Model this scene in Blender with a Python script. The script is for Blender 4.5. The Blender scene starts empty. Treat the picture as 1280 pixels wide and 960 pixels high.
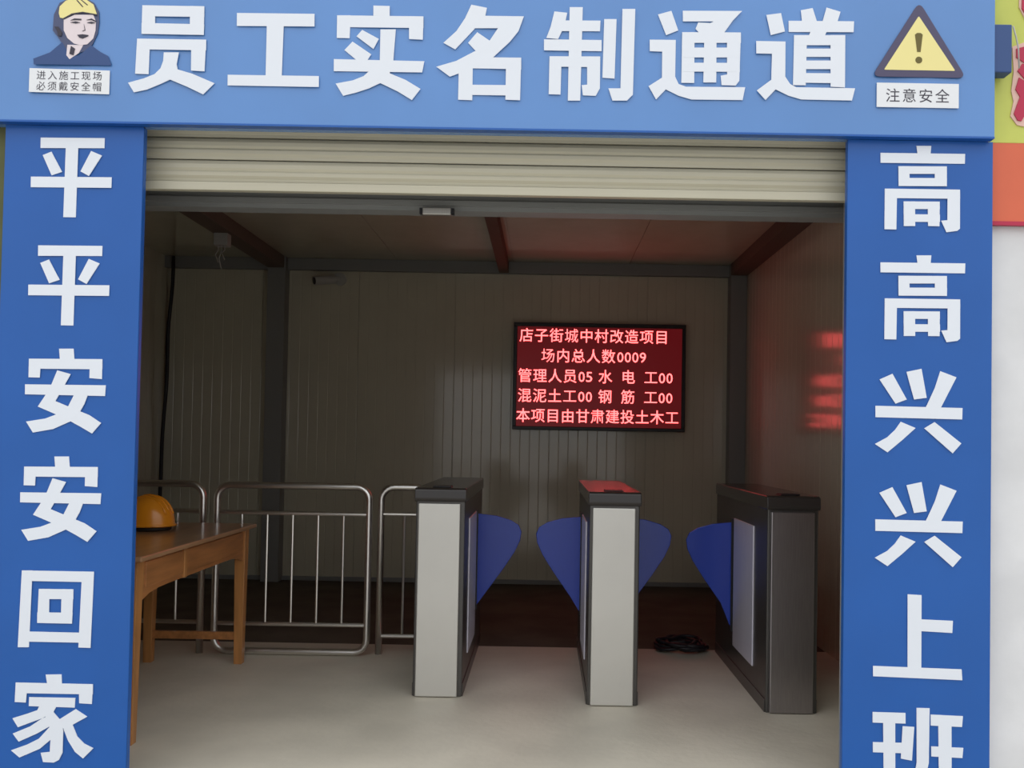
import bpy, bmesh, math, random
from mathutils import Vector, Matrix
random.seed(7)
S = bpy.context.scene
C = S.collection
R = math.radians

# ------------------------------------------------------------------ camera
F_PX = 1100.0
cam = bpy.data.cameras.new('camera')
camo = bpy.data.objects.new('camera', cam)
C.objects.link(camo)
cam.sensor_width = 36.0
cam.lens = F_PX / 1280 * 36
cam.shift_x = -40.5 / 1280
cam.shift_y = 44.0 / 1280
cam.clip_start = 0.05
p_, a_ = R(1.35), R(1.0)
fw = Vector((0, math.cos(p_), math.sin(p_)))
r0 = Vector((1, 0, 0)); u0 = Vector((0, -math.sin(p_), math.cos(p_)))
rt = r0 * math.cos(a_) + u0 * math.sin(a_)
up = -r0 * math.sin(a_) + u0 * math.cos(a_)
m3 = Matrix((rt, up, -fw)).transposed()
camo.matrix_world = Matrix.Translation((0, 0, 1.24)) @ m3.to_4x4()
S.camera = camo

# ------------------------------------------------------------------ overcast sky, exposure
w = bpy.data.worlds.new('overcast_sky'); S.world = w; w.use_nodes = True
nt = w.node_tree; nt.nodes.clear()
tc = nt.nodes.new('ShaderNodeTexCoord'); sp = nt.nodes.new('ShaderNodeSeparateXYZ')
mr = nt.nodes.new('ShaderNodeMapRange')
mr.inputs['From Min'].default_value = 0.0; mr.inputs['From Max'].default_value = 1.0
mr.inputs['To Min'].default_value = 0.38; mr.inputs['To Max'].default_value = 1.15
bg = nt.nodes.new('ShaderNodeBackground'); bg.inputs['Color'].default_value = (0.96, 0.975, 1.0, 1)
ow = nt.nodes.new('ShaderNodeOutputWorld')
nt.links.new(tc.outputs['Generated'], sp.inputs[0]); nt.links.new(sp.outputs['Z'], mr.inputs['Value'])
nt.links.new(mr.outputs[0], bg.inputs['Strength']); nt.links.new(bg.outputs[0], ow.inputs[0])
S.view_settings.view_transform = 'Standard'
S.view_settings.look = 'None'
S.view_settings.gamma = 1.0
S.view_settings.use_curve_mapping = False
S.view_settings.exposure = 0.90

# ------------------------------------------------------------------ materials
def mat(name, col, rough=.5, metal=0.0, noise=0.0, nscale=6.0, stretch=(1, 1, 1), bump=0.0, bscale=60.0,
        spec=.5, coat=0.0, trans=0.0, emit=None, estr=0.0, col2=None, aniso=0.0, bstretch=(1, 1, 1)):
    m = bpy.data.materials.new(name); m.use_nodes = True
    t = m.node_tree; b = t.nodes['Principled BSDF']
    b.inputs['Base Color'].default_value = (*col, 1)
    b.inputs['Roughness'].default_value = rough
    b.inputs['Metallic'].default_value = metal
    b.inputs['Specular IOR Level'].default_value = spec
    b.inputs['Coat Weight'].default_value = coat
    b.inputs['Coat Roughness'].default_value = .12
    b.inputs['Transmission Weight'].default_value = trans
    b.inputs['Anisotropic'].default_value = aniso
    if emit:
        b.inputs['Emission Color'].default_value = (*emit, 1)
        b.inputs['Emission Strength'].default_value = estr
    if noise > 0 or col2:
        tcn = t.nodes.new('ShaderNodeTexCoord'); mp = t.nodes.new('ShaderNodeMapping')
        mp.inputs['Scale'].default_value = stretch
        nz = t.nodes.new('ShaderNodeTexNoise'); nz.inputs['Scale'].default_value = nscale
        nz.inputs['Detail'].default_value = 5
        mx = t.nodes.new('ShaderNodeMix'); mx.data_type = 'RGBA'
        c2 = col2 or tuple(c * (1 - noise) for c in col)
        mx.inputs['A'].default_value = (*col, 1); mx.inputs['B'].default_value = (*c2, 1)
        rp = t.nodes.new('ShaderNodeMapRange')
        rp.inputs['From Min'].default_value = .35; rp.inputs['From Max'].default_value = .65
        t.links.new(tcn.outputs['Object'], mp.inputs[0]); t.links.new(mp.outputs[0], nz.inputs['Vector'])
        t.links.new(nz.outputs['Fac'], rp.inputs['Value']); t.links.new(rp.outputs[0], mx.inputs['Factor'])
        t.links.new(mx.outputs['Result'], b.inputs['Base Color'])
    if bump > 0:
        tcn = t.nodes.new('ShaderNodeTexCoord'); mp = t.nodes.new('ShaderNodeMapping')
        mp.inputs['Scale'].default_value = bstretch
        nz = t.nodes.new('ShaderNodeTexNoise'); nz.inputs['Scale'].default_value = bscale
        nz.inputs['Detail'].default_value = 3
        bp = t.nodes.new('ShaderNodeBump'); bp.inputs['Strength'].default_value = bump
        bp.inputs['Distance'].default_value = .01
        t.links.new(tcn.outputs['Object'], mp.inputs[0]); t.links.new(mp.outputs[0], nz.inputs['Vector'])
        t.links.new(nz.outputs['Fac'], bp.inputs['Height']); t.links.new(bp.outputs[0], b.inputs['Normal'])
    return m

M = dict(
    header=mat('header_vinyl', (.105, .27, .62), .22, noise=.10, nscale=1.5, bump=.10, bscale=2.2, coat=.5),
    pillar=mat('pillar_vinyl', (.011, .108, .42), .35, noise=.08, nscale=2, bump=.08, bscale=2.5),
    letter=mat('white_film', (.80, .84, .90), .4),
    white=mat('white_print', (.82, .84, .86), .4),
    ink=mat('black_ink', (.035, .03, .05), .5),
    tri=mat('dark_violet_print', (.075, .065, .13), .4),
    yellow=mat('yellow_print', (.88, .78, .32), .4),
    olive=mat('olive_print', (.14, .11, .02), .5),
    skin=mat('pale_print', (.80, .70, .72), .5),
    navy=mat('navy_print', (.03, .075, .22), .5),
    hairp=mat('grey_print', (.07, .085, .17), .5),
    wall=mat('cream_steel_panel', (.62, .59, .46), .13, noise=.06, nscale=3, coat=.45),
    ceil=mat('ceiling_panel', (.60, .59, .45), .10, noise=.06),
    frame=mat('grey_steel_frame', (.25, .255, .245), .5),
    joist=mat('brown_steel', (.16, .125, .10), .7, spec=.2),
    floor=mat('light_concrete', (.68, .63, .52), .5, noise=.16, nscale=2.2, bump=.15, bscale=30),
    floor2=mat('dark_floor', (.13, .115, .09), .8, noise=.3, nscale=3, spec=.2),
    ground=mat('yard_concrete', (.46, .44, .40), .7, noise=.2, nscale=1.2, bump=.2, bscale=20),
    shutter=mat('cream_shutter', (.62, .58, .44), .4, noise=.08, nscale=3, stretch=(.4, 4, 4)),
    facade=mat('white_render', (.80, .80, .80), .8, noise=.10, nscale=4, bump=.15, bscale=14),
    olivew=mat('olive_wall', (.14, .15, .06), .8, noise=.3, nscale=4),
    steel=mat('brushed_steel', (.62, .60, .56), .42, metal=1.0, noise=.06, nscale=30, stretch=(8, 8, .3)),
    plate=mat('satin_steel_plate', (.66, .645, .60), .45, metal=.75, noise=.05, nscale=3),
    shadeplate=mat('brushed_steel_shaded', (.40, .375, .385), .33, metal=1.0, noise=.12, nscale=30, stretch=(8, 8, .3)),  # same steel as the other plates, with shade behind the pillar put into its colour
    panel=mat('side_steel_plate', (.72, .70, .80), .45, metal=.35, noise=.08, nscale=30, stretch=(8, 8, .3)),
    cab=mat('dark_steel_cabinet', (.10, .095, .09), .35, metal=.6, noise=.1, nscale=8),
    cap=mat('black_glass_cap', (.035, .030, .028), .2),
    tube=mat('stainless_tube', (.80, .78, .74), .30, metal=1.0),
    flap=mat('blue_acrylic', (.012, .05, .42), .25, trans=.0, coat=.3),
    wood=mat('orange_wood', (.50, .205, .065), .42, noise=.35, nscale=5, stretch=(6, .6, 6), coat=.25),
    woodleg=mat('leg_wood', (.52, .23, .07), .42, noise=.3, nscale=5, stretch=(6, 6, .6), coat=.25),
    top=mat('table_top_wood', (.40, .22, .11), .3, noise=.25, nscale=4, stretch=(6, .5, 1), coat=.3),
    helmet=mat('orange_plastic', (.85, .30, .015), .28, coat=.3),
    strap=mat('black_strap', (.02, .015, .015), .6),
    led_bg=mat('led_face_bloom', (.02, .004, .004), .4, emit=(1, .03, .05), estr=.045),  # weak red emission stands in for bloom around the text; face itself is dark
    led=mat('led_text', (.2, .02, .02), .4, emit=(1.0, .088, .088), estr=2.9),
    black=mat('black_plastic', (.015, .014, .016), .4),
    cable=mat('cable_rubber', (.012, .010, .014), .5),
    camw=mat('white_plastic', (.45, .45, .42), .4),
    lime=mat('lime_banner', (.62, .66, .13), .5, noise=.12, nscale=5, bump=.1, bscale=3),
    orange=mat('orange_banner', (.74, .15, .07), .5, noise=.06),
    crimson=mat('crimson_print', (.50, .02, .07), .5),
    pink=mat('pink_print', (.78, .50, .42), .5),
)

# ------------------------------------------------------------------ helpers
def link(name, bm, m, parent=None, smooth=False, bevel=0, loc=None):
    bmesh.ops.recalc_face_normals(bm, faces=bm.faces[:])
    me = bpy.data.meshes.new(name); bm.to_mesh(me); bm.free()
    me.materials.append(m if not isinstance(m, str) else M[m])
    if smooth:
        for f in me.polygons: f.use_smooth = True
    o = bpy.data.objects.new(name, me); C.objects.link(o)
    if parent: o.parent = parent
    if loc: o.location = loc
    if bevel:
        b = o.modifiers.new('bevel', 'BEVEL'); b.width = bevel; b.segments = 2; b.limit_method = 'ANGLE'
    return o

def box(bm, x0, x1, y0, y1, z0, z1):
    v = [bm.verts.new((x, y, z)) for x in (x0, x1) for y in (y0, y1) for z in (z0, z1)]
    for q in ((0, 1, 3, 2), (4, 6, 7, 5), (0, 4, 5, 1), (2, 3, 7, 6), (0, 2, 6, 4), (1, 5, 7, 3)):
        bm.faces.new([v[i] for i in q])
    return v

def bx(name, m, parent, *d, bevel=0):
    bm = bmesh.new()
    ds = d if isinstance(d[0], (tuple, list)) else [d]
    for q in ds: box(bm, *q)
    return link(name, bm, m, parent, bevel=bevel)

def prism_xz(bm, pts, y0, y1):
    """flat outline in x,z given thickness along y"""
    n = len(pts)
    A = [bm.verts.new((x, y0, z)) for x, z in pts]; B = [bm.verts.new((x, y1, z)) for x, z in pts]
    bm.faces.new(A); bm.faces.new(B[::-1])
    for i in range(n): bm.faces.new((A[i], B[i], B[(i + 1) % n], A[(i + 1) % n]))

def tube(bm, pts, r, seg=10, closed=False):
    pts = [Vector(p) for p in pts]; n = len(pts); rings = []
    prev = None
    for i in range(n):
        a = pts[(i - 1) % n] if (closed or i > 0) else pts[i]
        b = pts[(i + 1) % n] if (closed or i < n - 1) else pts[i]
        t = (b - a).normalized()
        if prev is None:
            ref = Vector((0, 1, 0)) if abs(t.y) < .9 else Vector((1, 0, 0))
            u = t.cross(ref).normalized()
        else:
            u = (prev - t * prev.dot(t)).normalized()
        prev = u; v = t.cross(u)
        rings.append([bm.verts.new(pts[i] + (u * math.cos(2 * math.pi * k / seg) + v * math.sin(2 * math.pi * k / seg)) * r) for k in range(seg)])
    for i in range(n if closed else n - 1):
        A, B = rings[i], rings[(i + 1) % n]
        for k in range(seg): bm.faces.new((A[k], A[(k + 1) % seg], B[(k + 1) % seg], B[k]))
    if not closed:
        bm.faces.new(rings[0]); bm.faces.new(rings[-1][::-1])

def cyl(name, m, parent, p, q, r, seg=16):
    bm = bmesh.new(); tube(bm, [p, q], r, seg); return link(name, bm, m, parent, smooth=False)

def empty(name, label, cat, loc=(0, 0, 0), rz=0, group=None):
    o = bpy.data.objects.new(name, None); C.objects.link(o)
    o.location = loc; o.rotation_euler.z = rz; o.empty_display_size = .1
    o['label'] = label; o['category'] = cat
    if group: o['group'] = group
    return o

def tag(o, label, cat, group=None):
    o['label'] = label; o['category'] = cat
    if group: o['group'] = group
    return o

def struct(o, label=None):
    o['kind'] = 'structure'
    if label: o['label'] = label
    return o

def text_mesh(s, off=0.0):
    cu = bpy.data.curves.new('tmp', 'FONT'); cu.body = s; cu.resolution_u = 3; cu.offset = off
    o = bpy.data.objects.new('tmp', cu); C.objects.link(o)
    dg = bpy.context.evaluated_depsgraph_get()
    me = bpy.data.meshes.new_from_object(o.evaluated_get(dg))
    bpy.data.objects.remove(o); bpy.data.curves.remove(cu)
    return me

_tm = {}
def add_text(bm, s, x0, x1, z0, z1, y, fit_em=False, off=0.0):
    """writes s on the plane y, facing -y, inside the box; fit_em keeps the square of the character"""
    if s not in _tm: _tm[s] = text_mesh(s, 0 if s in '城' else off)
    me = _tm[s]
    xs = [v.co.x for v in me.vertices]; ys = [v.co.y for v in me.vertices]
    if fit_em: ax, bx_, ay, by = 0.0, 1.0, -.12, .88
    else: ax, bx_, ay, by = min(xs), max(xs), min(ys), max(ys)
    vs = [bm.verts.new((x0 + (v.co.x - ax) / (bx_ - ax) * (x1 - x0), y, z0 + (v.co.y - ay) / (by - ay) * (z1 - z0))) for v in me.vertices]
    for p in me.polygons:
        try: bm.faces.new([vs[i] for i in p.vertices])
        except ValueError: pass

# ------------------------------------------------------------------ the setting
Y0 = 3.30          # inner face of the front wall
YB = 7.60          # back wall
XL, XR = -3.29, 1.71
ZC = 2.77
bm = bmesh.new(); box(bm, -14, 14, -14, 3.3, -.12, -.012)
struct(link('ground', bm, 'ground'))
bm = bmesh.new(); box(bm, XL, XR, 3.02, 5.30, -.10, 0)
struct(link('floor', bm, 'floor'), 'light concrete floor slab')
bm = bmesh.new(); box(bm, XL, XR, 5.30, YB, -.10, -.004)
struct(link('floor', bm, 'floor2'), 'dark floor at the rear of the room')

# wall panels: each sandwich panel has fine vertical grooves and a recessed joint
def ribbed_panel(width, z0, z1):
    bm = bmesh.new(); n = 10; prof = []
    step = width / n; g = .0018
    for i in range(n):
        a = i * step
        prof += [(a + .002, 0 if i else g), (a + .006, 0), (a + step - .006, 0), (a + step - .002, g)]
    prof = [(max(.002, min(width - .002, x)), d) for x, d in prof]
    A = [bm.verts.new((x, d, z0)) for x, d in prof]; B = [bm.verts.new((x, d, z1)) for x, d in prof]
    for i in range(len(prof) - 1): bm.faces.new((A[i], A[i + 1], B[i + 1], B[i]))
    a0 = bm.verts.new((prof[0][0], .03, z0)); a1 = bm.verts.new((prof[0][0], .03, z1))
    b0 = bm.verts.new((prof[-1][0], .03, z0)); b1 = bm.verts.new((prof[-1][0], .03, z1))
    bm.faces.new((A[0], B[0], a1, a0)); bm.faces.new((A[-1], b0, b1, B[-1]))
    return bm

def panelled(name, length, count, z0, z1, loc, rz, core):
    root = struct(bx(name, 'wall', None, *core))
    wd = length / count
    first = None
    for i in range(count):
        if first is None:
            first = o = link('panel', ribbed_panel(wd, z0, z1), 'wall', root)
        else:
            o = first.copy(); C.objects.link(o); o.parent = root
        o.location = (loc[0] + math.cos(rz) * wd * i, loc[1] + math.sin(rz) * wd * i, 0)
        o.rotation_euler.z = rz
    return root
panelled('wall_back', XR - XL, 6, 0, ZC, (XL, YB, 0), 0, (XL - .1, XR + .1, YB + .012, YB + .1, -.1, ZC + .1))
panelled('wall_right', YB - Y0, 4, 0, ZC, (XR, YB, 0), -math.pi / 2, (XR + .012, XR + .1, Y0, YB + .1, -.1, ZC + .1))
panelled('wall_left', YB - Y0, 4, 0, ZC, (XL, Y0, 0), math.pi / 2, (XL - .1, XL - .012, Y0, YB + .1, -.1, ZC + .1))

root = struct(bx('ceiling', 'ceil', None, XL - .1, XR + .1, Y0 - .1, YB + .1, ZC + .012, ZC + .1))
first = None
for i in range(5):
    if first is None:
        bm = bmesh.new(); box(bm, .002, .998, Y0, YB, ZC, ZC + .014); first = o = link('ceiling_panel', bm, 'ceil', root)
    else: o = first.copy(); C.objects.link(o); o.parent = root
    o.location.x = XL + i * 1.0

# front wall around the opening (opening x -1.50..1.12, up to z 2.60 where the shutter rolls up)
struct(bx('wall_front', 'facade', None,
          (1.12, 6.5, 3.16, Y0, -.1, 3.6), (-1.60, 1.12, 3.19, Y0, 2.62, 3.6), (-1.95, -1.60, 3.16, Y0, -.1, 3.6)))
struct(bx('wall_front', 'olivew', None, -6.5, -1.95, 3.16, Y0, -.1, 3.6))
# steel frame of the room
struct(bx('trim_1', 'frame', None, -2.38, -2.23, YB - .13, YB - .002, 0, ZC - .002), 'grey steel column against the back wall')
struct(bx('trim_2', 'joist', None, -2.38, -2.24, Y0 + .002, YB - .13, ZC - .10, ZC - .002), 'dark ceiling beam over the steel column')
struct(bx('trim_3', 'frame', None, 1.57, XR - .002, YB - .13, YB - .002, 0, ZC - .002), 'grey steel corner column')
struct(bx('trim_4', 'joist', None, 1.57, XR - .002, Y0 + .002, YB - .13, ZC - .10, ZC - .002), 'dark beam along the right wall')
struct(bx('trim_5', 'frame', None, (XL, -2.38, YB - .06, YB - .002, ZC - .10, ZC - .002), (-2.23, 1.57, YB - .06, YB - .002, ZC - .10, ZC - .002)), 'rear ceiling beam')
struct(bx('trim_6', 'joist', None, -.41, -.33, Y0 + .002, YB - .061, ZC - .10, ZC - .002), 'brown ceiling joist in the middle')
struct(bx('trim_7', 'frame', None, (XL + .002, XR - .002, 3.42, 3.50, 2.128, ZC - .11), (XL + .002, XR - .002, 3.405, 3.42, 2.145, 2.165)), 'inner steel lintel behind the shutter')
struct(bx('baseboard_back', 'frame', None, (-2.23, 1.57, YB - .02, YB - .001, 0, .035), (XL, -2.38, YB - .02, YB - .001, 0, .035)))

# ------------------------------------------------------------------ roller shutter (door)
shut = struct(bx('door_1', 'frame', None, -1.57, 1.09, 3.20, 3.26, 2.50, 2.61), 'cream roller shutter rolled nearly fully up')
def slat_bm():
    bm = bmesh.new()
    prof = [(.006, 0), (.004, .010), (-.003, .020), (-.004, .032), (.002, .040), (-.003, .048), (-.004, .062), (.003, .074), (.008, .078)]
    A = [bm.verts.new((-1.585, y, z)) for y, z in prof]; B = [bm.verts.new((1.105, y, z)) for y, z in prof]
    A2 = [bm.verts.new((-1.585, .014, z)) for y, z in (prof[0], prof[-1])]; B2 = [bm.verts.new((1.105, .014, z)) for y, z in (prof[0], prof[-1])]
    for i in range(len(prof) - 1): bm.faces.new((A[i], B[i], B[i + 1], A[i + 1]))
    bm.faces.new((A[0], A2[0], B2[0], B[0])); bm.faces.new((A[-1], B[-1], B2[1], A2[1])); bm.faces.new((A2[0], A2[1], B2[1], B2[0]))
    return bm
sl = link('slat', slat_bm(), 'shutter', shut)
sl.location = (0, 3.215, 2.171)
for i in range(1, 6):
    o = sl.copy(); C.objects.link(o); o.parent = shut; o.location = (0, 3.215, 2.171 + .082 * i)
bx('bottom_bar', 'shutter', shut, (-1.585, 1.105, 3.203, 3.232, 2.134, 2.166), bevel=.003)
bx('guide_rail', 'frame', shut, (-1.60, -1.578, 3.19, 3.25, 0, 2.6))
bx('guide_rail', 'frame', shut, (1.098, 1.12, 3.19, 3.25, 0, 2.6))

# steel lock plate under the shutter
t = empty('lock_keep', 'small grey metal lock plate on the lintel under the shutter', 'lock plate', (-.43, 3.40, 2.105))
bx('plate', 'steel', t, (-.055, .055, -.02, .004, -.002, .026), bevel=.003)
bx('bolt_end', 'black', t, (-.067, -.056, -.018, .004, .002, .024))
bx('bolt_end', 'black', t, (.056, .067, -.018, .004, .002, .024))

# ------------------------------------------------------------------ lettering
G = {
'员': [[130,45,708,55,708,155,130,148],[125,212,708,225,705,325,125,315],[130,45,250,48,250,315,125,315],[575,52,708,55,705,325,575,320],
      [85,360,728,370,728,470,85,460],[85,360,205,362,195,695,70,690],[590,368,728,370,715,668,590,660],
      [335,490,475,490,455,600,465,650,600,690,810,780,705,885,560,815,395,745,300,790,180,840,60,865,5,775,150,735,250,695,305,640,330,570]],
'工': [[118,118,842,126,842,245,118,240],[398,235,555,235,540,715,390,715],[37,700,886,712,886,815,37,800]],
'实': [[418,10,570,14,570,110,418,105],[80,102,885,112,885,222,80,212],[80,102,205,102,198,318,78,315],[750,110,885,112,880,332,752,325],
      [315,240,470,325,420,420,262,300],[225,350,400,470,360,530,270,530,150,430],[485,235,628,235,605,540,480,540],[52,515,895,535,875,640,52,628],
      [400,610,570,610,575,650,720,710,860,795,780,900,650,820,485,740,380,790,260,830,140,860,70,745,230,715,330,675]],
'名': [[400,40,545,70,530,145,420,280,250,462,140,400,260,290,340,170],[520,145,890,150,840,262,420,262,430,200],
      [690,200,890,150,840,290,760,390,600,540,420,640,200,718,75,625,260,570,440,475,570,380],[455,300,600,400,520,500,440,475,370,400],
      [285,600,415,560,410,940,278,935],[400,535,865,540,865,648,400,640],[725,540,865,540,855,940,718,935],[400,795,730,798,730,895,400,890]],
'制': [[165,65,285,78,260,200,200,325,90,315,130,210],[180,150,595,152,590,252,180,250],[68,328,605,335,605,440,68,432],[308,25,430,25,405,905,290,905],
      [120,488,592,490,590,590,118,585],[120,488,232,488,222,848,112,845],[470,490,592,490,588,790,550,860,430,855,420,760,470,755],
      [630,138,745,138,725,698,612,690],[800,42,920,42,895,850,840,905,705,905,668,790,780,790]],
'通': [[140,95,265,60,328,245,215,290],[62,332,305,335,298,680,330,750,400,775,950,780,925,900,450,895,330,860,210,800,120,895,50,770,175,690,178,445,62,440],
      [372,60,925,62,830,160,372,160],[680,150,840,150,750,275,650,275,620,180],[515,170,680,180,700,275,530,275,490,230],
      [365,262,480,262,475,740,355,738],[365,262,912,265,912,362,365,362],[782,265,912,265,895,720,860,765,730,760,722,672,782,660],
      [572,262,685,262,680,735,560,735],[365,408,900,408,900,500,365,500],[365,550,900,552,900,635,365,632]],
'道': [[128,100,265,82,300,255,168,290],[32,345,305,350,300,680,345,750,400,780,950,790,920,905,450,895,330,860,210,800,115,900,35,810,170,710,178,465,32,462],
      [450,55,560,35,600,165,460,165],[690,30,820,70,790,165,650,165],[335,155,945,160,940,262,335,260],[540,255,690,255,670,300,520,300],
      [385,290,505,290,490,762,372,760],[725,290,862,290,855,782,722,775],[385,290,860,292,860,385,385,385],[480,418,740,418,740,495,480,495],
      [480,530,740,530,740,610,480,610],[480,648,740,650,740,742,480,738]],
'家': [[378,70,535,68,540,165,395,165],[82,148,848,165,848,265,82,252],[82,148,200,150,185,345,75,340],[708,165,848,165,840,360,715,352],
      [218,292,675,300,670,395,215,380],[320,380,490,380,460,440,350,500,110,588,55,500,200,455,300,420],[350,500,440,470,460,560,300,650,120,730,60,650,230,580],
      [420,590,500,560,460,690,330,800,130,885,45,815,200,760,320,700],[400,400,460,440,540,530,560,620,555,840,520,910,470,935,365,930,340,840,430,830,440,620,380,500],
      [520,510,680,410,795,485,650,565,560,600,530,560],[560,560,650,560,700,680,770,750,860,795,760,895,680,830,610,720,565,610]],
'安': [[430,45,575,45,585,155,440,155],[130,145,865,150,865,252,130,245],[130,145,250,148,240,335,128,332],[740,150,865,150,862,350,738,340],
      [95,402,902,412,895,520,95,502],[415,262,550,300,490,410,400,570,520,620,640,670,740,710,860,790,770,895,660,830,550,770,400,700,225,625,300,510,360,400],
      [590,500,730,490,690,600,640,690,560,770,380,850,180,885,110,775,300,745,420,700,520,640,580,520]],
'平': [[165,92,810,98,808,200,165,198],[420,150,545,150,528,900,403,898],[72,488,885,495,882,602,72,595],[188,270,275,235,385,440,280,475],[675,228,785,275,655,482,570,435]],
'回': [[140,105,245,105,220,865,110,865],[740,115,858,120,832,872,712,868],[140,105,858,118,850,222,140,208],[220,710,725,722,725,820,220,810],
      [312,288,655,292,655,390,312,388],[300,520,650,525,645,632,300,625],[312,288,418,288,415,625,300,625],[540,290,655,292,645,632,535,625]],
'高': [[410,50,548,50,540,130,420,130],[75,115,862,125,858,218,75,208],[240,240,690,242,690,312,240,312],[240,350,690,352,688,428,240,425],[240,240,342,240,342,425,240,425],
      [578,242,690,242,688,428,578,426],[112,450,810,460,810,545,112,538],[112,450,225,452,215,832,105,830],[695,460,810,460,805,825,780,845,680,858,632,750,690,745],
      [285,570,620,572,620,642,285,640],[285,570,390,570,390,800,285,800],[510,572,620,572,615,802,510,800],[285,690,620,692,620,762,285,760]],
'兴': [[110,185,235,130,370,378,262,418],[370,112,515,82,562,362,440,378],[695,105,850,165,690,470,545,470,640,270],[68,438,905,460,900,570,68,548],
      [310,592,452,652,320,770,180,885,60,805,180,740,255,670],[535,655,635,595,890,800,805,895]],
'上': [[382,62,515,70,505,770,375,765],[500,300,812,315,805,430,500,412],[45,742,890,775,895,878,45,840]],
'班': [[45,420,358,430,358,530,45,520],[45,705,330,712,330,810,45,800],[145,450,260,450,255,1100,145,1100],[40,1130,350,1040,350,1140,60,1230],
      [330,555,440,562,415,880,310,860],[465,382,588,385,575,900,540,1060,470,1230,360,1180,430,1050,460,900],
      [598,445,905,460,895,562,598,548],[600,745,905,760,895,855,600,840],[670,500,795,500,790,1120,670,1120],[560,1110,930,1120,930,1220,560,1210]],
}
ca, sa = math.cos(R(1.0)), math.sin(R(1.0))
def glyph(ch, x, z, size, yface, parent, name='letter'):
    """cut-film character, centre x,z, cell edge size (960 units), front at yface"""
    bm = bmesh.new()
    for k, pl in enumerate(G[ch]):
        pts = []
        for i in range(0, len(pl), 2):
            u = (pl[i] - 480) / 960 * size; v = (pl[i + 1] - 480) / 960 * size
            pts.append((x + u * ca + v * sa, z - (v * ca - u * sa)))
        prism_xz(bm, pts, yface - .0015 - .00008 * k, yface + .0005)
    return link(name, bm, 'letter', parent)

# header board
YH = 3.07
hd = empty('header_sign', 'glossy blue header banner with seven large white characters over the doorway', 'sign', (0, YH, 2.33))
def on(parent):     # child coordinates given in world metres
    return parent.location
bm = bmesh.new()
nx = 60
x0, x1, z0, z1 = -2.02, 1.565, 0, .70
grid = {}
for i in range(nx + 1):
    for k, z in enumerate((z0, .2, .4, .55, z1)):
        x = x0 + (x1 - x0) * i / nx
        d = .0025 * math.sin(i * 1.3 + k) * math.sin(i * .37) + (.004 if i in (3, 4) else 0)
        grid[i, k] = bm.verts.new((x, d * (0 if k in (0, 4) else 1), z))
for i in range(nx):
    for k in range(4): bm.faces.new((grid[i, k], grid[i + 1, k], grid[i + 1, k + 1], grid[i, k + 1]))
link('vinyl_face', bm, 'header', hd, smooth=True)
bx('backing_box', 'header', hd, (x0, x1, .008, .07, z0, z1))
bx('bottom_edge_trim', 'pillar', hd, (x0, x1, -.002, .03, -.004, .003))

def gpar(ch, x, z, size, root, yl):
    o = glyph(ch, x - root.location.x, z - root.location.z, size, yl, root)
    return o
for ch, x, z in [('员', -1.319, 2.597), ('工', -.978, 2.603), ('实', -.607, 2.595), ('名', -.252, 2.616), ('制', .133, 2.608), ('通', .511, 2.615), ('道', .901, 2.622)]:
    # panel stands 3 cm in front of the plane the cells were measured on
    k = YH / 3.1
    gpar(ch, x * k, 1.24 + (z - 1.24) * k, .366 * k, hd, -.004)

# worker picture and its caption
def flat(name, m, parent, y0, y1, pts_list):
    bm = bmesh.new()
    for pts in pts_list: prism_xz(bm, pts, y0, y1)
    return link(name, bm, m, parent)
def pc(cx, cz, pts, k):  # helper: outline in small picture units, y down
    return [(cx + x * k, cz - y * k) for x, y in pts]
def ell(cx, cz, rx, rz, n=28, a0=0, a1=2 * math.pi):
    return [(cx + rx * math.cos(a0 + (a1 - a0) * i / n), cz - rz * math.sin(a0 + (a1 - a0) * i / n)) for i in range(n)]
u = 3.07 / 1100 / 6            # one unit of the 6x enlarged picture, metres
ox, oz = -1.6825 - 480 * u + .022, .494 - 0 * u   # left-top corner of the picture cell relative to header
ox = -1.938; oz = 2.763 - 2.33
P = lambda pts: pc(ox, oz, pts, u)
pic = flat('worker_picture', 'hairp', hd, -.0050, -.003, [P([(440,30),(500,0),(560,-15),(640,-8),(700,25),(740,90),(745,170),(735,260),(700,340),(660,390),(560,420),(500,400),(450,310),(395,240),(400,120)])])
flat('jacket_picture', 'navy', pic, -.0055, -.004, [P([(470,330),(530,430),(600,430),(690,350),(760,400),(820,430),(845,490),(845,502),(260,502),(255,460),(380,410)])])
flat('neck_picture', 'skin', pic, -.0060, -.0045, [P([(510,350),(630,350),(600,410),(530,460),(505,430)])])
flat('face_picture', 'skin', pic, -.0068, -.0055, [P([(478,160),(560,120),(700,118),(722,170),(720,240),(705,300),(660,345),(610,352),(560,340),(510,300),(480,240)])])
flat('helmet_picture', 'yellow', pic, -.0076, -.006, [P([(440,110),(445,60),(490,15),(560,-8),(640,0),(700,40),(728,115),(620,98),(540,112),(475,150),(450,145)])])
ft = [P([(530,165),(560,150),(612,152),(612,162),(565,162)]), P([(650,160),(690,148),(722,165),(722,175),(690,160)]),
      P([(530,180),(570,172),(605,180),(570,188)]), P([(655,180),(690,172),(720,180),(690,188)]),
      P([(585,275),(625,270),(670,275),(665,285),(625,303),(600,295)]), P([(632,190),(645,240),(620,245),(640,236)]),
      P([(570,10),(578,8),(625,60),(617,62)]), P([(600,5),(608,4),(660,45),(652,48)]), P([(540,360),(570,380),(560,430),(530,420)]),
      P([(410,215),(440,215),(470,260),(465,285),(440,285),(432,250)])]
ft.append(P([(475,150),(540,112),(620,98),(728,115),(728,124),(620,108),(545,122),(480,158)]))
flat('line_drawing', 'ink', pic, -.0084, -.0062, ft)['kind'] = 'stuff'
def cell(cx, cy, S, Y=3.07): pass
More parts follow.
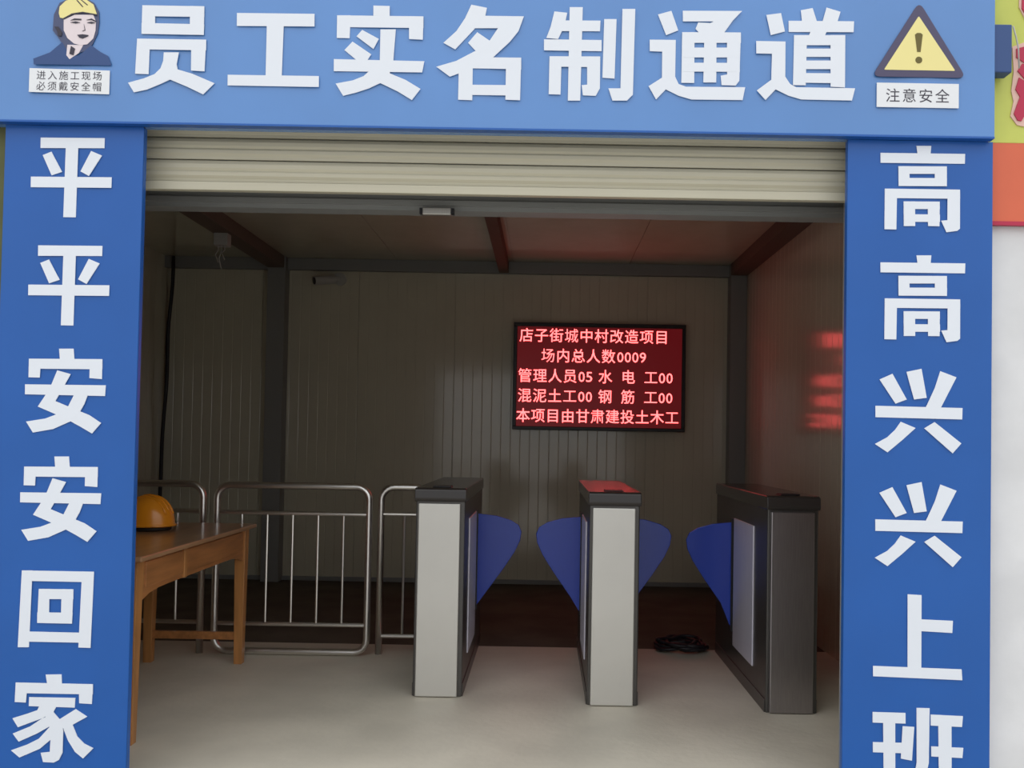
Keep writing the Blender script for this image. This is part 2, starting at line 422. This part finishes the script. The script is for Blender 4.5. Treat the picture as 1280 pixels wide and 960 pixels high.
# caption plate "进入施工现场 / 必须戴安全帽"
cap = flat('caption_plate', 'white', hd, -.0062, -.003, [[(-1.831, 2.515 - 2.33), (-1.549, 2.511 - 2.33), (-1.549, 2.427 - 2.33), (-1.831, 2.431 - 2.33)]])
bm = bmesh.new()
for r, s in enumerate(['进入施工现场', '必须戴安全帽']):
    for i, ch in enumerate(s):
        add_text(bm, ch, -1.806 + i * .0395, -1.806 + i * .0395 + .034, .144 - r * .0385, .144 - r * .0385 + .034, -.0068, True)
link('caption_text', bm, 'ink', cap)
# warning triangle
def rtri(pts, r=.018, n=5):
    out = []
    for i in range(3):
        a, b, c = Vector(pts[i - 1]), Vector(pts[i]), Vector(pts[(i + 1) % 3])
        p = b + (a - b).normalized() * r; q = b + (c - b).normalized() * r
        for k in range(n + 1):
            t = k / n; out.append(tuple((1 - t) ** 2 * p + 2 * t * (1 - t) * b + t * t * q))
    return out
tri = flat('warning_triangle', 'tri', hd, -.0060, -.003, [rtri([(1.295, .477), (1.462, .208), (1.130, .208)], .03)])
flat('yellow_field', 'yellow', tri, -.0070, -.005, [rtri([(1.293, .425), (1.423, .232), (1.172, .232)], .006)])
flat('exclamation_mark', 'olive', tri, -.0080, -.006, [[(1.280, .358), (1.287, .364), (1.300, .364), (1.307, .358), (1.300, .297), (1.288, .297)], ell(1.294, .268, .012, .012, 16)])
cap = flat('caption_plate', 'white', hd, -.0062, -.003, [[(1.148, .186), (1.436, .186), (1.436, .100), (1.148, .100)]])
bm = bmesh.new()
for i, ch in enumerate('注意安全'):
    add_text(bm, ch, 1.178 + i * .058, 1.178 + i * .058 + .052, .116, .168, -.0068, True)
link('caption_text', bm, 'ink', cap)

# pillar boards
def pillar(x0, x1, label, chars):
    r = empty('pillar_sign', label, 'sign', ((x0 + x1) / 2, 3.10, 0))
    h = (x1 - x0) / 2
    bm = bmesh.new(); n = 40; lo = -.012; hi = 2.325
    rows = []
    for i in range(n + 1):
        z = lo + (hi - lo) * i / n
        rows.append([bm.verts.new((-h + 2 * h * k / 6, .0018 * math.sin(i * .9 + k * 1.7) * math.sin(k * math.pi / 6), z)) for k in range(7)])
    for i in range(n):
        for k in range(6): bm.faces.new((rows[i][k], rows[i][k + 1], rows[i + 1][k + 1], rows[i + 1][k]))
    link('vinyl_face', bm, 'pillar', r, smooth=True)
    bx('backing_box', 'pillar', r, (-h, h, .004, .03, lo, hi), bevel=.003)
    for ch, x, z, s in chars:
        glyph(ch, x - r.location.x, z, s, -.002, r)
    return r
pillar(-1.930, -1.440, 'left blue pillar board with six white characters beside the wooden table',
       [('平', -1.69, 2.146, .338), ('平', -1.687, 1.762, .338), ('安', -1.695, 1.379, .338), ('安', -1.70, .999, .338), ('回', -1.70, .621, .338), ('家', -1.689, .246, .338)])
pillar(1.061, 1.575, 'right blue pillar board with white characters beside the white wall',
       [('高', 1.332, 2.142, .366), ('高', 1.335, 1.752, .366), ('兴', 1.316, 1.368, .352), ('兴', 1.319, .969, .352), ('上', 1.322, .569, .352), ('班', 1.324, .291, .352)])

# neighbour's banner at the right, with bracket
bn = empty('shop_banner', 'lime and orange banner with crimson lettering on the wall at right', 'banner', (1.6, 3.14, 2.05))
bx('lime_sheet', 'lime', bn, (-.03, 1.3, 0, .012, .287, 1.25))
bx('orange_sheet', 'orange', bn, (-.03, 1.3, -.003, .012, 0, .285))
bx('lower_batten', 'crimson', bn, (-.03, 1.3, -.006, .012, -.012, .002))
def cs(pts):  # crimson strokes measured in the 5.33x enlargement of the banner corner
    k = 3.14 / 1100 / 5.333
    return [(1.6385 - 1.6 - .025 + (x - 985) * k, 2.872 - 2.05 - y * k) for x, y in pts]
halo = [[(1120,-80),(1180,-90),(1240,-60),(1240,200),(1165,170),(1120,80)], [(1075,350),(1150,320),(1260,320),(1260,700),(1215,800),(1160,890),(1110,880),(1065,820),(1085,720),(1070,650),(1085,520)]]
for q in halo: flat('letter_outline', 'pink', bn, -.004, .002, [cs(q)])
strokes = [[(1140,-60),(1230,-50),(1230,170),(1170,150),(1135,90)], [(1100,365),(1173,345),(1245,350),(1245,490),(1170,470),(1100,425)], [(1108,515),(1140,465),(1245,515),(1245,620),(1160,575)],
           [(1095,640),(1118,560),(1245,640),(1225,690),(1190,760),(1135,855),(1110,850),(1085,805),(1125,690)]]
for q in strokes: flat('letter_stroke', 'crimson', bn, -.008, -.002, [cs(q)])
br = empty('bracket', 'small dark blue bracket holding the right end of the header', 'bracket', (1.607, 3.095, 2.565))
bx('clamp', 'navy', br, (-.042, .022, -.02, .035, 0, .172), bevel=.004)
bm = bmesh.new(); tube(bm, [(.03, -.01, .17), (.040, -.012, .13), (.048, -.012, .09), (.052, -.01, .02)], .003, 6); link('tie_wire', bm, 'camw', br, smooth=True)

# ------------------------------------------------------------------ LED display
ld = empty('led_display', 'black-framed red LED text board on the back wall', 'display', (.461, 7.50, 1.784))
hw, hh = .735, .458
bx('case', 'black', ld, (-hw + .02, hw - .02, 0, .08, -hh + .02, hh - .02))
bx('bezel', 'black', ld, (-hw, hw, -.015, .02, hh - .035, hh), (-hw, hw, -.015, .02, -hh, -hh + .03),
   (-hw, -hw + .032, -.015, .02, -hh + .03, hh - .035), (hw - .032, hw, -.015, .02, -hh + .03, hh - .035), bevel=.004)
bx('screen', 'led_bg', ld, (-hw + .03, hw - .03, -.004, .002, -hh + .028, hh - .033))
# characters set on the 16-dot grid, five rows
k = 7.5 / 1100
def led_row(row, items, y, hgt=.125):
    for ch, px in items:
        bm = bmesh.new()
        x = -hw + (px - 642.5) * k
        if ord(ch) > 255: add_text(bm, ch, x, x + .122, y - hgt / 2, y + hgt / 2, -.008, True, .005)
        else: add_text(bm, ch, x, x + .052, y - hgt / 2 + .014, y + hgt / 2 - .026, -.008, False, .003)
        o = link('character', bm, 'led', ld)
def seq(s, px, step): return [(c, px + i * step) for i, c in enumerate(s)]
led_row(0, seq('店子街城中村改造项目', 649.5, 18.8), .350)
led_row(1, seq('场内总人数', 677, 18.9) + seq('0009', 772.5, 9.4), .178)
led_row(2, seq('管理人员', 648.5, 18.8) + seq('05', 724.5, 9.4) + [('水', 749), ('电', 777.5), ('工', 806)] + seq('00', 825, 9.4), .005)
led_row(3, seq('混泥土工', 648.5, 18.8) + seq('00', 724.5, 9.4) + [('钢', 749), ('筋', 777.5), ('工', 806)] + seq('00', 825, 9.4), -.165)
led_row(4, seq('本项目由甘肃建投土木工', 647, 18.6), -.335)

# ------------------------------------------------------------------ turnstiles
def turnstile(x, y, label, flaps, pm='plate', width=.236, length=1.20, z_flap=(.30, .82)):
    r = empty('flap_turnstile', label, 'turnstile', (x, y, 0), 0, 'flap turnstiles across the passage')
    h = width / 2; H = 1.0
    bx('cabinet', 'cab', r, (-h, h, .006, length, 0, H - .06), bevel=.006)
    bm = bmesh.new()
    # top cap: slightly wider, front lip rounded
    prof = [(-.004, H - .065), (-.012, H - .05), (-.008, H - .008), (.01, H), (length - .01, H), (length + .008, H - .01), (length + .008, H - .065)]
    A = [bm.verts.new((-h - .006, a, b)) for a, b in prof]; B = [bm.verts.new((h + .006, a, b)) for a, b in prof]
    bm.faces.new(A); bm.faces.new(B[::-1])
    for i in range(len(prof)): bm.faces.new((A[i], B[i], B[(i + 1) % len(prof)], A[(i + 1) % len(prof)]))
    capo = link('top_cap', bm, 'cap', r, bevel=.004)
    bx('card_reader', 'black', capo, (-.045, .045, .05, .14, H, H + .006), bevel=.003)
    bx('front_plate', pm, r, (-h + .014, h - .022, -.012, .010, .004, H - .075), bevel=.004)
    for s in (-1, 1):
        bx('side_plate', 'panel', r, (s * h - .006, s * h + .006, .26, .70, .15, .835), bevel=.002)
        bx('plinth', 'cab', r, (s * h - .004, s * h + .004, .02, length - .02, 0, .06))
    for s in flaps:
        zl, zh = z_flap; d = .265
        pts = [(0, zh), (.12, zh - .012), (.20, zh - .035), (.245, zh - .062), (.262, zh - .10), (.255, zh - .15), (.225, zh - .215), (.16, zh - .315), (.07, zh - .44), (.02, zl + .01), (0, zl)]
        bm = bmesh.new(); prism_xz(bm, [(s * (h + a - .005), z) for a, z in pts], .735, .747)
        link('flap', bm, 'flap', r, bevel=.003)
        bm = bmesh.new(); box(bm, s * h - .012, s * h + .012, .722, .760, zl - .02, zh + .02); link('flap_slot', bm, 'black', r)
    return r
turnstile(-.493, 4.245, 'left flap turnstile with pale front plate, next to the steel barriers', (1,))
turnstile(.340, 4.15, 'middle flap turnstile with blue flaps on both sides, under the LED board', (-1, 1), z_flap=(.29, .82))
turnstile(1.160, 4.08, 'right flap turnstile with front plate coloured as if shaded, near the right wall', (-1,), 'shadeplate', z_flap=(.24, .81))

# cable heap behind the right turnstile
t = empty('cable_coil', 'dark coiled cable heap on the floor behind the right turnstile', 'cable', (.84, 5.28, 0))
for j in range(3):
    bm = bmesh.new(); pts = []
    for i in range(61):
        a = i / 60 * 2 * math.pi * 2.2 + j
        rr = .10 + .03 * math.sin(a * 2.3 + j)
        pts.append((rr * 1.2 * math.cos(a), rr * math.sin(a), .014 + .014 * j + .012 * (i / 60) + .01 * abs(math.sin(a * 1.7))))
    tube(bm, pts, .011, 7); link('loop', bm, 'cable', t, smooth=True)

# ------------------------------------------------------------------ stainless barriers
def rrect(x0, x1, z0, z1, r, n=6):
    out = []
    for cx, cz, a0 in ((x1 - r, z1 - r, 0), (x0 + r, z1 - r, 90), (x0 + r, z0 + r, 180), (x1 - r, z0 + r, 270)):
        for i in range(n + 1):
            a = R(a0 + 90 * i / n); out.append((cx + r * math.cos(a), 0, cz + r * math.sin(a)))
    return out
def barrier(x0, y, wd, label, closed, zlo, zhi, nbar, rz=0, inner_shift=0):
    r = empty('crowd_barrier', label, 'barrier', (x0, y, 0), rz, 'stainless steel barriers')
    bm = bmesh.new()
    T = .019
    if closed: tube(bm, rrect(T, wd - T, .021, .955, .075), T, 12, True)
    else:
        pts = [(T, 0, 0)] + [(q[0], 0, q[2]) for q in reversed(rrect(T, wd - T, .021, .955, .075)[:14])] + [(wd - T, 0, 0)]
        tube(bm, pts, T, 12)
    link('outer_frame', bm, 'tube', r, smooth=True)
    for z in (zlo, zhi):
        cyl('rail', 'tube', r, (T * 1.6, 0, z), (wd - T * 1.6, 0, z), .012, 10)
    for i in range(nbar):
        x = wd * (i + 1) / (nbar + 1) if nbar > 1 else wd / 2
        x = T + (wd - 2 * T) * (i + 1) / (nbar + 1)
        cyl('baluster', 'tube', r, (x, 0, zlo), (x, 0, zhi), .0075, 8)
    return r
barrier(-1.865, 5.0, .90, 'full-width steel barrier on the floor between table and left turnstile', True, .175, .80, 5)
barrier(-2.80, 5.02, .885, 'steel barrier behind the table under the orange helmet', False, .175, .80, 5)
barrier(-.945, 5.06, .305, 'steel barrier partly hidden by the left turnstile', False, .105, .80, 1)

# ------------------------------------------------------------------ table
tb = empty('wooden_table', 'orange-brown wooden table with drawer fronts beside the left pillar', 'table', (-1.88, 4.17, 0))
# local: x -.30..+.30 , y -.70..+.70
hx, hy, zt = .275, .665, .752
bx('tabletop', 'top', tb, (-hx - .025, hx + .03, -hy - .03, hy + .03, zt - .022, zt), bevel=.005)
lg = None
for sx in (-1, 1):
    for sy in (-1, 1):
        bm = bmesh.new()
        a, b = .030, .022
        for (q, z0_, z1_) in ((0, 0, zt - .022),):
            v = []
            for z, e in ((0, b), (zt - .022, a)):
                for ex, ey in ((-1, -1), (1, -1), (1, 1), (-1, 1)):
                    v.append(bm.verts.new((sx * (hx - .03) + ex * e, sy * (hy - .03) + ey * e, z)))
            bm.faces.new(v[:4]); bm.faces.new(v[4:][::-1])
            for i in range(4): bm.faces.new((v[i], v[(i + 1) % 4], v[4 + (i + 1) % 4], v[4 + i]))
        link('leg', bm, 'woodleg', tb, bevel=.003)
za, zb = zt - .16, zt - .022
def curved_apron(y0, y1, x, th):
    bm = bmesh.new(); n = 14; pts = [(y0, zb), (y1, zb)]
    for i in range(n + 1):
        t = i / n; y = y1 + (y0 - y1) * t
        e = min(t, 1 - t)
        pts.append((y, za - .035 * math.exp(-(e * 16) ** 1.3)))
    A = [bm.verts.new((x, p, z)) for p, z in pts]; B = [bm.verts.new((x + th, p, z)) for p, z in pts]
    bm.faces.new(A); bm.faces.new(B[::-1])
    for i in range(len(pts)): bm.faces.new((A[i], B[i], B[(i + 1) % len(pts)], A[(i + 1) % len(pts)]))
    return bm
link('apron', curved_apron(-hy + .055, hy - .055, hx - .032, .02), 'wood', tb)
link('apron', curved_apron(-hy + .055, hy - .055, -hx + .012, .02), 'wood', tb)
for sy in (-1, 1):
    bx('apron', 'wood', tb, (-hx + .05, hx - .05, sy * (hy - .02) - .01, sy * (hy - .02) + .01, za, zb))
for i, (a, b) in enumerate(((-.57, -.20), (-.16, .57))):
    d = bx('drawer_front', 'wood', tb, (hx - .020, hx - .006, a, b, za + .018, zb - .014), bevel=.003)
bx('divider_strip', 'woodleg', tb, (hx - .020, hx - .002, -.195, -.165, za, zb - .004), bevel=.002)
bx('stretcher', 'wood', tb, (-hx + .05, hx - .05, hy - .045, hy - .02, .13, .17))
bx('stretcher', 'wood', tb, (-hx + .05, hx - .05, -hy + .02, -hy + .045, .13, .17))

# ------------------------------------------------------------------ safety helmet
hm = empty('safety_helmet', 'orange safety helmet resting on the wooden table by the pillar', 'helmet', (-1.985, 4.45, .752), R(-12))
bm = bmesh.new()
nseg, nr = 36, 10
rings = []
for j in range(nr + 1):
    t = j / nr * math.pi / 2
    rings.append([bm.verts.new((.128 * math.cos(t) * math.cos(2 * math.pi * i / nseg) * (1 if j < nr else 0.001), .108 * math.cos(t) * math.sin(2 * math.pi * i / nseg), .03 + .145 * math.sin(t) ** .92)) for i in range(nseg)])
for j in range(nr):
    for i in range(nseg): bm.faces.new((rings[j][i], rings[j][(i + 1) % nseg], rings[j + 1][(i + 1) % nseg], rings[j + 1][i]))
link('shell', bm, 'helmet', hm, smooth=True)
bm = bmesh.new()
I, O, Lw = [], [], []
for i in range(nseg):
    a = 2 * math.pi * i / nseg
    e = .014 + .040 * max(0, -math.cos(a)) ** 3
    I.append(bm.verts.new((.124 * math.cos(a), .104 * math.sin(a), .036)))
    O.append(bm.verts.new(((.128 + e) * math.cos(a), (.108 + e * .8) * math.sin(a), .026 - .012 * max(0, -math.cos(a)))))
    Lw.append(bm.verts.new(((.122) * math.cos(a), (.102) * math.sin(a), .020)))
for i in range(nseg):
    j = (i + 1) % nseg
    bm.faces.new((I[i], I[j], O[j], O[i])); bm.faces.new((O[i], O[j], Lw[j], Lw[i]))
link('brim', bm, 'helmet', hm, smooth=True)
for yy in (-.03, 0, .03):
    bm = bmesh.new(); pts = []
    for i in range(13):
        t = R(20 + 140 * i / 12)
        pts.append((.122 * math.cos(t), yy, .03 + .145 * math.sin(t) ** .92 * (1 - (yy / .108) ** 2) ** .5))
    tube(bm, pts, .007, 6); link('ridge', bm, 'helmet', hm, smooth=True)
bm = bmesh.new(); tube(bm, [(.10 * math.cos(2 * math.pi * i / 24), .085 * math.sin(2 * math.pi * i / 24), .012) for i in range(24)], .012, 8, True)
link('headband', bm, 'strap', hm, smooth=True)

# ------------------------------------------------------------------ small things on walls and ceiling
sc = empty('security_camera', 'small pale bullet camera high on the back wall at left', 'camera', (-1.79, 7.60, 2.60))
cyl('base', 'camw', sc, (0, -.001, 0), (0, -.03, 0), .055, 20)
cyl('arm', 'camw', sc, (0, -.03, 0), (-.06, -.12, -.01), .014, 10)
b = cyl('body', 'camw', sc, (-.02, -.10, -.02), (-.17, -.20, -.05), .036, 18)
cyl('lens', 'black', b, (-.168, -.199, -.0496), (-.178, -.205, -.052), .030, 18)

jb = empty('junction_box', 'pale junction box with loose wires hanging below the left ceiling beam', 'junction box', (-2.32, 6.25, 2.60))
bx('case', 'camw', jb, (-.05, .05, -.04, .04, -.02, .07), bevel=.006)
for q, (dx, L) in enumerate(((-.025, .14), (0, .19), (.02, .12))):
    bm = bmesh.new(); tube(bm, [(dx, -.02, -.015), (dx + .01, -.03, -.05), (dx - .012, -.028, -L * .6), (dx + .008, -.025, -L)], .004, 6)
    link('wire', bm, 'camw', jb, smooth=True)

bm = bmesh.new()
pts = [(-3.20 - .07 * (i / 20) + .006 * math.sin(i * .8), 7.50 + .004 * math.sin(i), 2.76 - 2.30 * i / 20) for i in range(21)]
pts += [(-3.26, 7.50, .30), (-3.24, 7.48, .12), (-3.18, 7.45, .016)]
tube(bm, pts, .016, 8)
cb = tag(link('hanging_cable', bm, 'cable', None, smooth=True), 'black cable hanging down the back left corner of the room', 'cable')
